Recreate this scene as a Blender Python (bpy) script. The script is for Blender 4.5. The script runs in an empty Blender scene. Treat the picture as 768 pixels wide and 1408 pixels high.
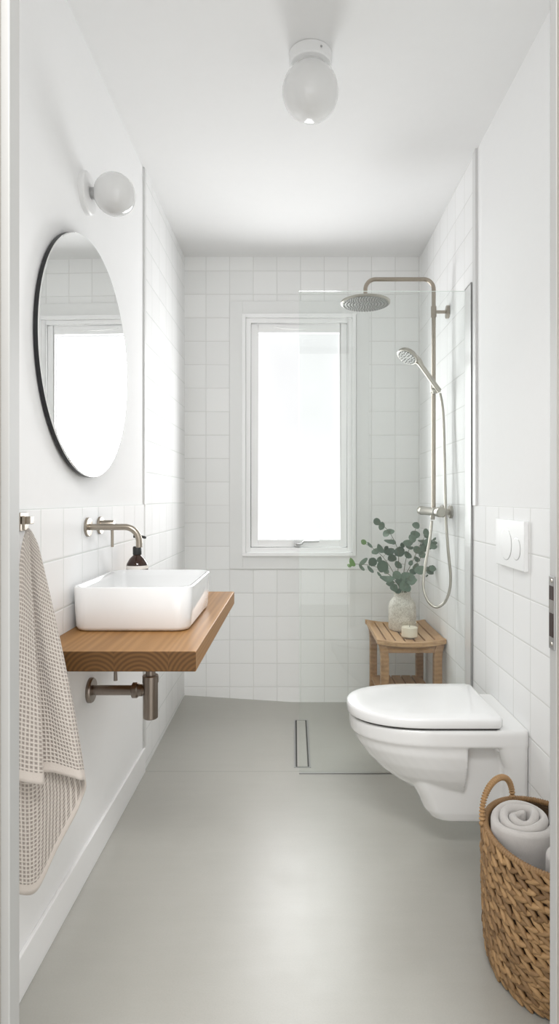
import bpy, bmesh, math, random
from mathutils import Vector, Matrix
random.seed(7)
R = math.radians
PI = math.pi
scene = bpy.context.scene
COL = scene.collection

# ------------------------------------------------------------------ room measures (metres)
XL, XR, YB, YF, ZC = -0.606, 0.696, 3.32, 0.885, 2.428
H = 1.1                                    # eye height of the camera

# ------------------------------------------------------------------ materials
def new_mat(name):
    m = bpy.data.materials.new(name); m.use_nodes = True
    nt = m.node_tree
    b = nt.nodes.get('Principled BSDF')
    return m, nt, b

def N(nt, typ, **kw):
    n = nt.nodes.new(typ)
    for k, v in kw.items():
        setattr(n, k, v)
    return n

def L(nt, a, b):
    nt.links.new(a, b)

def math_node(nt, op, a, b=None, clamp=False):
    n = nt.nodes.new('ShaderNodeMath'); n.operation = op; n.use_clamp = clamp
    for i, v in enumerate((a, b)):
        if v is None: continue
        if isinstance(v, (int, float)): n.inputs[i].default_value = v
        else: nt.links.new(v, n.inputs[i])
    return n.outputs[0]

def mixc(nt, fac, a, b):
    n = nt.nodes.new('ShaderNodeMix'); n.data_type = 'RGBA'
    if isinstance(fac, (int, float)): n.inputs['Factor'].default_value = fac
    else: nt.links.new(fac, n.inputs['Factor'])
    for nm, v in (('A', a), ('B', b)):
        s = [i for i in n.inputs if i.name == nm and i.type == 'RGBA'][0]
        if isinstance(v, tuple): s.default_value = (*v, 1)
        else: nt.links.new(v, s)
    return [o for o in n.outputs if o.type == 'RGBA'][0]

def obj_coords(nt):
    return nt.nodes.new('ShaderNodeTexCoord').outputs['Object']

def noise(nt, vec, scale, detail=3, rough=0.5, stretch=None):
    if stretch:
        mp = N(nt, 'ShaderNodeMapping'); mp.inputs['Scale'].default_value = stretch
        L(nt, vec, mp.inputs['Vector']); vec = mp.outputs[0]
    n = N(nt, 'ShaderNodeTexNoise')
    n.inputs['Scale'].default_value = scale; n.inputs['Detail'].default_value = detail
    n.inputs['Roughness'].default_value = rough
    L(nt, vec, n.inputs['Vector'])
    return n.outputs['Fac']

def bump(nt, b, height, strength=0.3, dist=0.002):
    n = N(nt, 'ShaderNodeBump'); n.inputs['Strength'].default_value = strength
    n.inputs['Distance'].default_value = dist
    L(nt, height, n.inputs['Height']); L(nt, n.outputs[0], b.inputs['Normal'])

def plain(name, col, rough=0.5, metal=0.0, nscale=None, namp=0.04, nbump=0.0, coat=0.0, stretch=None, spec=0.5):
    m, nt, b = new_mat(name)
    b.inputs['Roughness'].default_value = rough; b.inputs['Metallic'].default_value = metal
    b.inputs['Coat Weight'].default_value = coat; b.inputs['Specular IOR Level'].default_value = spec
    if nscale:
        f = noise(nt, obj_coords(nt), nscale, 4, 0.55, stretch)
        lo = tuple(c * (1 - namp) for c in col); hi = tuple(min(1, c * (1 + namp)) for c in col)
        L(nt, mixc(nt, f, lo, hi), b.inputs['Base Color'])
        if nbump: bump(nt, b, f, nbump, 0.001)
    else:
        b.inputs['Base Color'].default_value = (*col, 1)
    return m

WALLC = (0.88, 0.88, 0.88)
M = {}
M['plaster'] = plain('painted plaster', WALLC, 0.85, nscale=40, namp=0.01, nbump=0.03, spec=0.12)
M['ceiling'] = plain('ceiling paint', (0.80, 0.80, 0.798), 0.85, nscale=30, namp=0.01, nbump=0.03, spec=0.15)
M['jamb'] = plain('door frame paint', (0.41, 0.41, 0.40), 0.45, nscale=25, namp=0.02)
M['taupe'] = plain('hall side lining tone', (0.36, 0.325, 0.285), 0.5, nscale=25, namp=0.03)  # browner, darker tone on the hall side of the lining
M['trim'] = plain('tile edge trim', (0.70, 0.70, 0.695), 0.35, nscale=40, namp=0.02)
M['base'] = plain('skirting paint', (0.87, 0.87, 0.87), 0.3, nscale=30, namp=0.01)
M['casing'] = plain('window surround', (0.84, 0.843, 0.835), 0.4, nscale=30, namp=0.01)
M['wframe'] = plain('window frame white', (0.96, 0.96, 0.96), 0.25, nscale=30, namp=0.005)
M['ceramic'] = plain('glazed ceramic', (0.79, 0.795, 0.795), 0.07, nscale=6, namp=0.008, coat=0.4)
M['toilet'] = plain('toilet ceramic', (0.78, 0.778, 0.77), 0.09, nscale=6, namp=0.008, coat=0.3)
M['lid'] = plain('toilet lid duroplast', (0.84, 0.84, 0.838), 0.12, nscale=6, namp=0.006, coat=0.3)
M['plastic'] = plain('white plastic', (0.84, 0.84, 0.838), 0.42, spec=0.3, nscale=20, namp=0.006)
M['nickel'] = plain('brushed nickel', (0.375, 0.33, 0.275), 0.30, 1.0, nscale=30, namp=0.10, stretch=(1, 8, 8))
M['nickel_light'] = plain('satin nickel', (0.44, 0.415, 0.37), 0.30, 1.0, nscale=25, namp=0.08)
M['nickel_dark'] = plain('dark brushed nickel', (0.30, 0.255, 0.22), 0.32, 1.0, nscale=30, namp=0.10, stretch=(8, 8, 1))
M['steel'] = plain('steel', (0.45, 0.45, 0.45), 0.3, 1.0, nscale=40, namp=0.08)
M['chrome'] = plain('satin profile', (0.78, 0.785, 0.78), 0.3, 0.1, nscale=20, namp=0.02)
M['nozzle'] = plain('spray face', (0.27, 0.27, 0.255), 0.4, 0.2, nscale=20, namp=0.04)
M['black'] = plain('black plastic', (0.012, 0.012, 0.012), 0.35, nscale=20, namp=0.1)
M['dark'] = plain('dark gap', (0.03, 0.028, 0.026), 0.6, nscale=20, namp=0.1)
M['darkred'] = plain('dark latch hole', (0.025, 0.012, 0.01), 0.6, nscale=20, namp=0.1)
M['mirror_back'] = plain('mirror backing', (0.008, 0.008, 0.01), 0.4, nscale=20, namp=0.1)
M['mirror'] = plain('mirror silver', (0.93, 0.94, 0.935), 0.0, 1.0)
M['opal'] = plain('opal glass', (0.78, 0.78, 0.775), 0.10, nscale=4, namp=0.01, coat=0.5)
M['label'] = plain('paper label', (0.80, 0.76, 0.72), 0.6, nscale=60, namp=0.03)
M['stone'] = None
M['wax'] = plain('candle wax', (0.86, 0.80, 0.68), 0.5, nscale=20, namp=0.02)
M['wick'] = plain('wick', (0.20, 0.17, 0.13), 0.8, nscale=60, namp=0.1)

# amber bottle
m, nt, b = new_mat('amber glass')
b.inputs['Base Color'].default_value = (0.030, 0.010, 0.005, 1); b.inputs['Roughness'].default_value = 0.08
b.inputs['Coat Weight'].default_value = 0.1
M['amber'] = m

def glass_mat(name, tint, gloss=1.0, rough=0.0):
    m, nt, b = new_mat(name)
    nt.nodes.remove(b)
    out = nt.nodes['Material Output']
    tr = N(nt, 'ShaderNodeBsdfTransparent'); tr.inputs[0].default_value = (*tint, 1)
    gl = N(nt, 'ShaderNodeBsdfGlossy'); gl.inputs['Roughness'].default_value = rough
    gl.inputs['Color'].default_value = (gloss, gloss, gloss, 1)
    fr = N(nt, 'ShaderNodeFresnel'); fr.inputs['IOR'].default_value = 1.45
    ge = N(nt, 'ShaderNodeNewGeometry')
    L(nt, math_node(nt, 'ADD', 1.45, math_node(nt, 'MULTIPLY', ge.outputs['Backfacing'], 1 / 1.45 - 1.45)), fr.inputs['IOR'])
    mx = N(nt, 'ShaderNodeMixShader')
    L(nt, fr.outputs[0], mx.inputs[0]); L(nt, tr.outputs[0], mx.inputs[1]); L(nt, gl.outputs[0], mx.inputs[2])
    L(nt, mx.outputs[0], out.inputs['Surface'])
    return m
M['glass'] = glass_mat('shower glass', (0.968, 0.982, 0.974))
M['glass_edge'] = plain('polished glass edge', (0.80, 0.86, 0.83), 0.15, nscale=10, namp=0.02)
M['jar'] = glass_mat('candle glass', (0.97, 0.97, 0.95))

# window pane: frosted glass, daylight painted in as its own mottled glow
m, nt, b = new_mat('frosted glowing pane')
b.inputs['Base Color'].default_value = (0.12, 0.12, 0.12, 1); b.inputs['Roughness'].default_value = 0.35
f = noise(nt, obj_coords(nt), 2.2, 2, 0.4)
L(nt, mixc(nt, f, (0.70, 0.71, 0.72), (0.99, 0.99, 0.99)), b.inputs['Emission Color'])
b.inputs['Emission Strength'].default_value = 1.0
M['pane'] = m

def tile_mat(name, axis, u0, pu, v0, pv, col=(0.89, 0.892, 0.885), grout=(0.74, 0.74, 0.725), step_at=None, step_by=0.0, gw=0.0016):
    m, nt, b = new_mat(name)
    co = obj_coords(nt)
    sx = N(nt, 'ShaderNodeSeparateXYZ'); L(nt, co, sx.inputs[0])
    u = sx.outputs[axis]; v = sx.outputs['Z']
    if step_at is not None:
        lt = math_node(nt, 'LESS_THAN', v, step_at)
        v = math_node(nt, 'SUBTRACT', v, math_node(nt, 'MULTIPLY', lt, step_by))
    def cell(c, o, p):
        q = math_node(nt, 'DIVIDE', math_node(nt, 'SUBTRACT', c, o), p)
        fl = math_node(nt, 'FLOOR', q); fr = math_node(nt, 'SUBTRACT', q, fl)
        d = math_node(nt, 'MULTIPLY', math_node(nt, 'MINIMUM', fr, math_node(nt, 'SUBTRACT', 1.0, fr)), p)
        return fl, d
    fu, du = cell(u, u0, pu); fv, dv = cell(v, v0, pv)
    d = math_node(nt, 'MINIMUM', du, dv)
    mr = N(nt, 'ShaderNodeMapRange'); mr.interpolation_type = 'SMOOTHSTEP'
    mr.inputs['From Min'].default_value = gw * 0.4; mr.inputs['From Max'].default_value = gw * 1.5
    L(nt, d, mr.inputs['Value'])
    mask = mr.outputs[0]
    cb = N(nt, 'ShaderNodeCombineXYZ'); L(nt, fu, cb.inputs[0]); L(nt, fv, cb.inputs[1])
    wn = N(nt, 'ShaderNodeTexWhiteNoise'); wn.noise_dimensions = '2D'; L(nt, cb.outputs[0], wn.inputs['Vector'])
    tc = mixc(nt, wn.outputs['Value'], tuple(c * 0.975 for c in col), tuple(min(1, c * 1.015) for c in col))
    L(nt, mixc(nt, mask, grout, tc), b.inputs['Base Color'])
    rg = math_node(nt, 'SUBTRACT', 0.85, math_node(nt, 'MULTIPLY', mask, 0.27)); b.inputs['Specular IOR Level'].default_value = 0.12
    L(nt, rg, b.inputs['Roughness'])
    mr2 = N(nt, 'ShaderNodeMapRange'); mr2.interpolation_type = 'SMOOTHSTEP'
    mr2.inputs['From Min'].default_value = 0.0; mr2.inputs['From Max'].default_value = gw * 3
    L(nt, d, mr2.inputs['Value'])
    wob = noise(nt, co, 9, 1, 0.4)
    h = math_node(nt, 'ADD', mr2.outputs[0], math_node(nt, 'MULTIPLY', wob, 0.4))
    bump(nt, b, h, 0.55, 0.0016)
    return m
M['tile_back'] = tile_mat('square tiles back', 'X', -0.484, 0.130, 1.060, 0.129, step_at=1.060, step_by=0.033)
M['tile_left'] = tile_mat('square tiles left', 'Y', 1.436, 0.1405, 1.075, 0.131, col=(0.85, 0.85, 0.848), grout=(0.68, 0.70, 0.68))
M['tile_right'] = tile_mat('square tiles right', 'Y', 1.768, 0.137, 1.072, 0.135, col=(0.86, 0.86, 0.858), grout=(0.70, 0.70, 0.68))

# floor: micro cement
m, nt, b = new_mat('micro cement')
co = obj_coords(nt)
n1 = noise(nt, co, 1.6, 4, 0.55); n2 = noise(nt, co, 9, 5, 0.6); n3 = noise(nt, co, 260, 2, 0.5)
n4 = noise(nt, co, 5, 4, 0.6, (1, 6, 1))
mixf = math_node(nt, 'ADD', math_node(nt, 'MULTIPLY', n1, 0.25), math_node(nt, 'ADD', math_node(nt, 'MULTIPLY', n2, 0.25), math_node(nt, 'ADD', math_node(nt, 'MULTIPLY', n3, 0.30), math_node(nt, 'MULTIPLY', n4, 0.2))))
c = mixc(nt, mixf, (0.335, 0.327, 0.295), (0.49, 0.482, 0.445))
sx = N(nt, 'ShaderNodeSeparateXYZ'); L(nt, co, sx.inputs[0])
ln = math_node(nt, 'LESS_THAN', math_node(nt, 'ABSOLUTE', math_node(nt, 'SUBTRACT', sx.outputs['Y'], 2.43)), 0.0022)
L(nt, mixc(nt, math_node(nt, 'MULTIPLY', ln, 0.45), c, (0.20, 0.195, 0.18)), b.inputs['Base Color'])
L(nt, math_node(nt, 'ADD', 0.28, math_node(nt, 'MULTIPLY', n2, 0.14)), b.inputs['Roughness'])
b.inputs['Specular IOR Level'].default_value = 0.6
bump(nt, b, math_node(nt, 'ADD', n3, math_node(nt, 'MULTIPLY', n2, 0.5)), 0.10, 0.001)
M['floor'] = m

def wood_mat(name, dark, mid, light, board=0.125, zc=-0.02, freq=520, rough=0.42, axis='Y', endgrain_shade=0.0):
    m, nt, b = new_mat(name)
    co = obj_coords(nt)
    sx = N(nt, 'ShaderNodeSeparateXYZ'); L(nt, co, sx.inputs[0])
    across = sx.outputs['X' if axis == 'Y' else 'Y']
    q = math_node(nt, 'DIVIDE', across, board); fl = math_node(nt, 'FLOOR', q)
    loc = math_node(nt, 'MULTIPLY', math_node(nt, 'SUBTRACT', math_node(nt, 'SUBTRACT', q, fl), 0.5), board)
    wn = N(nt, 'ShaderNodeTexWhiteNoise'); wn.noise_dimensions = '1D'; L(nt, fl, wn.inputs['W'])
    lx = math_node(nt, 'ADD', loc, math_node(nt, 'MULTIPLY', math_node(nt, 'SUBTRACT', wn.outputs['Value'], 0.5), 0.06))
    st = (1, 0.10, 1) if axis == 'Y' else (0.10, 1, 1)
    w1 = noise(nt, co, 14, 3, 0.5, st)
    zz = math_node(nt, 'ADD', math_node(nt, 'SUBTRACT', sx.outputs['Z'], zc), math_node(nt, 'MULTIPLY', math_node(nt, 'SUBTRACT', w1, 0.5), 0.010))
    rr = math_node(nt, 'SQRT', math_node(nt, 'ADD', math_node(nt, 'MULTIPLY', lx, lx), math_node(nt, 'MULTIPLY', zz, zz)))
    ring = math_node(nt, 'ADD', math_node(nt, 'MULTIPLY', math_node(nt, 'SINE', math_node(nt, 'MULTIPLY', rr, freq)), 0.5), 0.5)
    fine = noise(nt, co, 90, 4, 0.6, (1, 0.05, 1) if axis == 'Y' else (0.05, 1, 1))
    fac = math_node(nt, 'ADD', math_node(nt, 'MULTIPLY', ring, 0.45), math_node(nt, 'MULTIPLY', fine, 0.55))
    c1 = mixc(nt, fac, mid, light)
    streak = noise(nt, co, 30, 2, 0.5, (1, 0.04, 1) if axis == 'Y' else (0.04, 1, 1))
    sm = N(nt, 'ShaderNodeMapRange'); sm.inputs['From Min'].default_value = 0.5; sm.inputs['From Max'].default_value = 0.75
    L(nt, streak, sm.inputs['Value'])
    c2 = mixc(nt, math_node(nt, 'MULTIPLY', sm.outputs[0], 0.5), c1, dark)
    ge = N(nt, 'ShaderNodeNewGeometry'); sn = N(nt, 'ShaderNodeSeparateXYZ'); L(nt, ge.outputs['Normal'], sn.inputs[0])
    eg = math_node(nt, 'ABSOLUTE', sn.outputs['Y' if axis == 'Y' else 'X'])
    eg = math_node(nt, 'MULTIPLY', math_node(nt, 'GREATER_THAN', eg, 0.7), endgrain_shade)
    c2 = mixc(nt, eg, c2, mixc(nt, ring, tuple(c * 0.40 for c in dark), tuple(c * 0.78 for c in dark)))  # end grain rings, with the front's weaker light painted in as darkening
    L(nt, c2, b.inputs['Base Color'])
    b.inputs['Roughness'].default_value = rough; b.inputs['Specular IOR Level'].default_value = 0.3
    bump(nt, b, fac, 0.12, 0.0006)
    return m
M['oak'] = wood_mat('oiled oak', (0.15, 0.070, 0.021), (0.28, 0.138, 0.044), (0.43, 0.232, 0.088), rough=0.5, board=0.125, zc=-0.022, freq=620, endgrain_shade=0.93)
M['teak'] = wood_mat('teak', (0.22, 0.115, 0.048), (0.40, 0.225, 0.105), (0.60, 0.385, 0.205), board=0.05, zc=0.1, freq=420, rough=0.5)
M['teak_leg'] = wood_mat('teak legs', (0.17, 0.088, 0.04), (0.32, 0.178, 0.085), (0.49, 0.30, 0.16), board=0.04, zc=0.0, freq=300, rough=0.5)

# waffle towel
m, nt, b = new_mat('waffle cotton')
uv = N(nt, 'ShaderNodeUVMap').outputs[0]
sx = N(nt, 'ShaderNodeSeparateXYZ'); L(nt, uv, sx.inputs[0])
k = 2 * PI / 0.0088
su = math_node(nt, 'ADD', math_node(nt, 'MULTIPLY', math_node(nt, 'COSINE', math_node(nt, 'MULTIPLY', sx.outputs[0], k)), 0.5), 0.5)
sv = math_node(nt, 'ADD', math_node(nt, 'MULTIPLY', math_node(nt, 'COSINE', math_node(nt, 'MULTIPLY', sx.outputs[1], k)), 0.5), 0.5)
ridge = math_node(nt, 'MAXIMUM', math_node(nt, 'POWER', su, 1.5), math_node(nt, 'POWER', sv, 1.5))
hem = math_node(nt, 'GREATER_THAN', sx.outputs[1], 0.022)
pat = math_node(nt, 'ADD', math_node(nt, 'MULTIPLY', ridge, hem), math_node(nt, 'MULTIPLY', math_node(nt, 'SUBTRACT', 1.0, hem), 0.75))
fz = noise(nt, obj_coords(nt), 420, 2, 0.6)
L(nt, mixc(nt, pat, (0.335, 0.285, 0.25), (0.74, 0.675, 0.615)), b.inputs['Base Color'])
b.inputs['Roughness'].default_value = 0.95; b.inputs['Sheen Weight'].default_value = 0.25
bump(nt, b, math_node(nt, 'ADD', pat, math_node(nt, 'MULTIPLY', fz, 0.25)), 0.7, 0.004)
M['waffle'] = m

# terry cotton of the rolled towels
m, nt, b = new_mat('soft terry')
co = obj_coords(nt)
f1 = noise(nt, co, 700, 2, 0.7); f2 = noise(nt, co, 40, 3, 0.5)
L(nt, mixc(nt, math_node(nt, 'ADD', math_node(nt, 'MULTIPLY', f1, 0.6), math_node(nt, 'MULTIPLY', f2, 0.4)), (0.40, 0.375, 0.355), (0.66, 0.63, 0.60)), b.inputs['Base Color'])
b.inputs['Roughness'].default_value = 1.0; b.inputs['Sheen Weight'].default_value = 0.4
bump(nt, b, math_node(nt, 'ADD', f1, f2), 0.5, 0.003)
M['terry'] = m

# seagrass
m, nt, b = new_mat('woven seagrass')
co = obj_coords(nt)
g = N(nt, 'ShaderNodeNewGeometry')
f1 = noise(nt, co, 160, 3, 0.6); 
mixv = math_node(nt, 'ADD', math_node(nt, 'MULTIPLY', g.outputs['Random Per Island'], 0.7), math_node(nt, 'MULTIPLY', f1, 0.4))
L(nt, mixc(nt, mixv, (0.12, 0.062, 0.024), (0.44, 0.265, 0.12)), b.inputs['Base Color'])
b.inputs['Roughness'].default_value = 0.6
bump(nt, b, noise(nt, co, 420, 3, 0.6), 0.5, 0.001)
M['seagrass'] = m
m, nt, b = new_mat('basket lining')
co = obj_coords(nt)
f1 = noise(nt, co, 60, 3, 0.6, (1, 1, 5))
L(nt, mixc(nt, f1, (0.035, 0.02, 0.01), (0.16, 0.095, 0.045)), b.inputs['Base Color']); b.inputs['Roughness'].default_value = 0.8
bump(nt, b, f1, 0.8, 0.006)
M['lining'] = m

# stoneware vase
m, nt, b = new_mat('speckled stoneware')
co = obj_coords(nt)
f1 = noise(nt, co, 190, 2, 0.6); f2 = noise(nt, co, 25, 4, 0.6)
mrv = N(nt, 'ShaderNodeMapRange'); mrv.inputs['From Min'].default_value = 0.36; mrv.inputs['From Max'].default_value = 0.62
L(nt, math_node(nt, 'ADD', math_node(nt, 'MULTIPLY', f1, 0.6), math_node(nt, 'MULTIPLY', f2, 0.4)), mrv.inputs['Value'])
L(nt, mixc(nt, mrv.outputs[0], (0.44, 0.41, 0.35), (0.80, 0.77, 0.70)), b.inputs['Base Color'])
b.inputs['Roughness'].default_value = 0.6
bump(nt, b, math_node(nt, 'ADD', f1, f2), 0.35, 0.002)
M['stone'] = m

# eucalyptus
def leaf_mat(name, a, c):
    m, nt, b = new_mat(name)
    g = N(nt, 'ShaderNodeNewGeometry'); f = noise(nt, obj_coords(nt), 60, 2, 0.5)
    mv = math_node(nt, 'ADD', math_node(nt, 'MULTIPLY', g.outputs['Random Per Island'], 0.7), math_node(nt, 'MULTIPLY', f, 0.3))
    L(nt, mixc(nt, mv, a, c), b.inputs['Base Color'])
    b.inputs['Roughness'].default_value = 0.55
    b.inputs['Subsurface Weight'].default_value = 0.0
    return m
M['leaf'] = leaf_mat('eucalyptus leaf', (0.062, 0.105, 0.072), (0.17, 0.235, 0.175))
M['leaf_tip'] = leaf_mat('young eucalyptus leaf', (0.10, 0.20, 0.05), (0.19, 0.33, 0.11))
M['stem'] = plain('eucalyptus stem', (0.13, 0.14, 0.085), 0.6, nscale=50, namp=0.15)

# ------------------------------------------------------------------ mesh builder
class MB:
    def __init__(s):
        s.v = []; s.f = []; s.mi = []; s.uv = None
    def add(s, verts, faces, mi=0):
        o = len(s.v); s.v += [tuple(p) for p in verts]
        s.f += [tuple(i + o for i in f) for f in faces]; s.mi += [mi] * len(faces)
        return s
    def box(s, x0, x1, y0, y1, z0, z1, mi=0):
        vs = [(x0, y0, z0), (x1, y0, z0), (x1, y1, z0), (x0, y1, z0), (x0, y0, z1), (x1, y0, z1), (x1, y1, z1), (x0, y1, z1)]
        return s.add(vs, [(0, 3, 2, 1), (4, 5, 6, 7), (0, 1, 5, 4), (1, 2, 6, 5), (2, 3, 7, 6), (3, 0, 4, 7)], mi)
    def loft(s, loops, cap0=True, cap1=True, closed=True, mi=0):
        n = len(loops[0]); vs = [p for l in loops for p in l]; fs = []
        for k in range(len(loops) - 1):
            for i in range(n if closed else n - 1):
                j = (i + 1) % n
                fs.append((k * n + i, k * n + j, (k + 1) * n + j, (k + 1) * n + i))
        if cap0: fs.append(tuple(range(n - 1, -1, -1)))
        if cap1: fs.append(tuple((len(loops) - 1) * n + i for i in range(n)))
        return s.add(vs, fs, mi)
    def tube(s, pts, r, seg=14, caps=True, mi=0):
        pts = [Vector(p) for p in pts]; loops = []
        rs = r if isinstance(r, (list, tuple)) else [r] * len(pts)
        T = [(pts[min(i + 1, len(pts) - 1)] - pts[max(i - 1, 0)]).normalized() for i in range(len(pts))]
        ref = Vector((0, 0, 1)) if abs(T[0].z) < 0.9 else Vector((1, 0, 0))
        n = (ref - T[0] * ref.dot(T[0])).normalized()
        for i, p in enumerate(pts):
            n = (n - T[i] * n.dot(T[i])).normalized(); bb = T[i].cross(n)
            loops.append([p + (n * math.cos(a) + bb * math.sin(a)) * rs[i] for a in [2 * PI * q / seg for q in range(seg)]])
        return s.loft(loops, caps, caps, mi=mi)
    def lathe(s, prof, c=(0, 0, 0), ax=(0, 0, 1), seg=40, mi=0, cap0=True, cap1=True, sx=1, sy=1):
        """prof: list of (radius, distance along the axis)"""
        ax = Vector(ax).normalized(); c = Vector(c)
        ref = Vector((1, 0, 0)) if abs(ax.x) < 0.9 else Vector((0, 1, 0))
        a = (ref - ax * ref.dot(ax)).normalized(); b = ax.cross(a)
        loops = [[c + ax * h + (a * math.cos(t) * sx + b * math.sin(t) * sy) * max(r, 1e-5) for t in [2 * PI * q / seg for q in range(seg)]] for r, h in prof]
        return s.loft(loops, cap0, cap1, mi=mi)
    def ball(s, c, r, seg=32, rings=18, mi=0, ax=(0, 0, 1)):
        return s.lathe([(r * math.sin(PI * k / rings), -r * math.cos(PI * k / rings)) for k in range(rings + 1)], c, ax, seg, mi, False, False)
    def build(s, name, mat, parent=None, origin=(0, 0, 0), smooth=True, angle=35, bevel=0.0, bseg=3, subsurf=0):
        me = bpy.data.meshes.new(name)
        off = parent.matrix_world.translation.copy() if parent else Vector(origin)
        if parent and 'worldpos' in parent: off = Vector(parent['worldpos'])
        me.from_pydata([tuple(Vector(p) - off) for p in s.v], [], s.f)
        for mm in (mat if isinstance(mat, list) else [mat]): me.materials.append(mm)
        me.polygons.foreach_set('material_index', s.mi)
        bm = bmesh.new(); bm.from_mesh(me)
        bmesh.ops.remove_doubles(bm, verts=bm.verts, dist=1e-6)
        bmesh.ops.recalc_face_normals(bm, faces=bm.faces); bm.to_mesh(me); bm.free()
        if smooth:
            me.shade_smooth()
            if angle: me.set_sharp_from_angle(angle=R(angle))
        me.update()
        o = bpy.data.objects.new(name, me); COL.objects.link(o)
        if parent: o.parent = parent
        else: o.location = off
        POS[o.name] = off
        o_pos(o, off)
        if bevel:
            bv = o.modifiers.new('bevel', 'BEVEL'); bv.width = bevel; bv.segments = bseg
            bv.limit_method = 'ANGLE'; bv.angle_limit = R(40); bv.harden_normals = False
        if subsurf:
            ss = o.modifiers.new('subdivision', 'SUBSURF'); ss.levels = subsurf; ss.render_levels = subsurf
        return o
POS = {}
_WP = {}
def o_pos(o, off): _WP[o] = Vector(off)
# parent offsets are looked up here, so no scene update is needed while building
def _off(parent): return _WP[parent]
_orig_build = MB.build
def _build(s, name, mat, parent=None, origin=(0, 0, 0), **kw):
    if parent is None: return _orig_build(s, name, mat, None, origin, **kw)
    off = _off(parent)
    o = _orig_build(s, name, mat, None, off, **kw)
    o.parent = parent; o.location = (0, 0, 0)
    return o
MB.build = _build

def tag(o, label, cat, group=None):
    o['label'] = label; o['category'] = cat
    if group: o['group'] = group
    return o
def struct(o):
    o['kind'] = 'structure'; return o
def thing(name, label, cat, loc, group=None):
    o = bpy.data.objects.new(name, None); COL.objects.link(o); o.location = loc; o.empty_display_size = 0.05
    _WP[o] = Vector(loc)
    return tag(o, label, cat, group)
def smoothpath(pts, n=8):
    pts = [Vector(p) for p in pts]; out = []
    P = [pts[0] * 2 - pts[1]] + pts + [pts[-1] * 2 - pts[-2]]
    for i in range(1, len(P) - 2):
        for k in range(n):
            t = k / n
            p0, p1, p2, p3 = P[i - 1], P[i], P[i + 1], P[i + 2]
            out.append(0.5 * ((2 * p1) + (p2 - p0) * t + (2 * p0 - 5 * p1 + 4 * p2 - p3) * t * t + (3 * p1 - p0 - 3 * p2 + p3) * t ** 3))
    out.append(pts[-1]); return out
def bend(a, corner, b, r, n=10):
    """polyline a-corner-b with a rounded corner"""
    a, c, b = Vector(a), Vector(corner), Vector(b)
    d1 = (a - c).normalized(); d2 = (b - c).normalized()
    ang = d1.angle(d2); t = r / math.tan(ang / 2)
    p1 = c + d1 * t; p2 = c + d2 * t
    cen = c + (d1 + d2).normalized() * (r / math.sin(ang / 2))
    out = []
    v1 = p1 - cen; v2 = p2 - cen; tot = v1.angle(v2); axn = v1.cross(v2).normalized()
    for k in range(n + 1):
        out.append(cen + Matrix.Rotation(tot * k / n, 3, axn) @ v1)
    return [a] + out + [b]
def rrect(x0, x1, y0, y1, r, z, n=7):
    out = []
    for cx, cy, a0 in ((x1 - r, y1 - r, 0), (x0 + r, y1 - r, 90), (x0 + r, y0 + r, 180), (x1 - r, y0 + r, 270)):
        for k in range(n + 1):
            a = R(a0 + 90 * k / n); out.append((cx + r * math.cos(a), cy + r * math.sin(a), z))
    return out

# ------------------------------------------------------------------ ROOM SHELL
T = 0.12
# left wall: plaster, tiled splash band, tiled shower end
mb = MB(); mb.box(XL - T, XL, 0.75, YB + T, -0.06, ZC + 0.06)
mb.box(XL - 0.004, XL + 0.004, YF, 2.425, 0.72, 1.075, 1)
mb.box(XL - 0.004, XL + 0.004, 2.445, YB + 0.01, -0.05, ZC + 0.01, 1)
struct(mb.build('wall_left', [M['plaster'], M['tile_left']], smooth=False))
mb = MB(); mb.box(XR, XR + T, 0.75, YB + T, -0.06, ZC + 0.06)
mb.box(XR - 0.004, XR + 0.004, YF, 2.315, -0.01, 1.072, 1)
mb.box(XR - 0.004, XR + 0.004, 2.315, YB + 0.01, -0.05, ZC + 0.01, 1)
struct(mb.build('wall_right', [M['plaster'], M['tile_right']], smooth=False))
# back wall with the window opening
WX0, WX1, WZ0, WZ1 = -0.276, 0.330, 0.790, 2.100
mb = MB()
for b_ in ((XL - T, WX0, -0.06, ZC + 0.06), (WX1, XR + T, -0.06, ZC + 0.06), (WX0, WX1, -0.06, WZ0), (WX0, WX1, WZ1, ZC + 0.06)):
    mb.box(b_[0], b_[1], YB, YB + 0.14, b_[2], b_[3])
struct(mb.build('wall_back', M['tile_back'], smooth=False))
# front wall round the door opening
DX0, DX1, DZ = -0.400, 0.3725, 2.06
mb = MB()
mb.box(XL - T, DX0 - 0.03, 0.775, YF - 0.008, -0.06, ZC + 0.06); mb.box(DX1 + 0.03, XR + T, 0.775, YF - 0.008, -0.06, ZC + 0.06)
mb.box(DX0 - 0.03, DX1 + 0.03, 0.775, YF - 0.008, DZ + 0.03, ZC + 0.06)
struct(mb.build('wall_front', M['plaster'], smooth=False))
mb = MB(); mb.box(XL - T, XR + T, 0.75, YB + T, ZC, ZC + 0.08)
struct(mb.build('ceiling', M['ceiling'], smooth=False))
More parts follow.
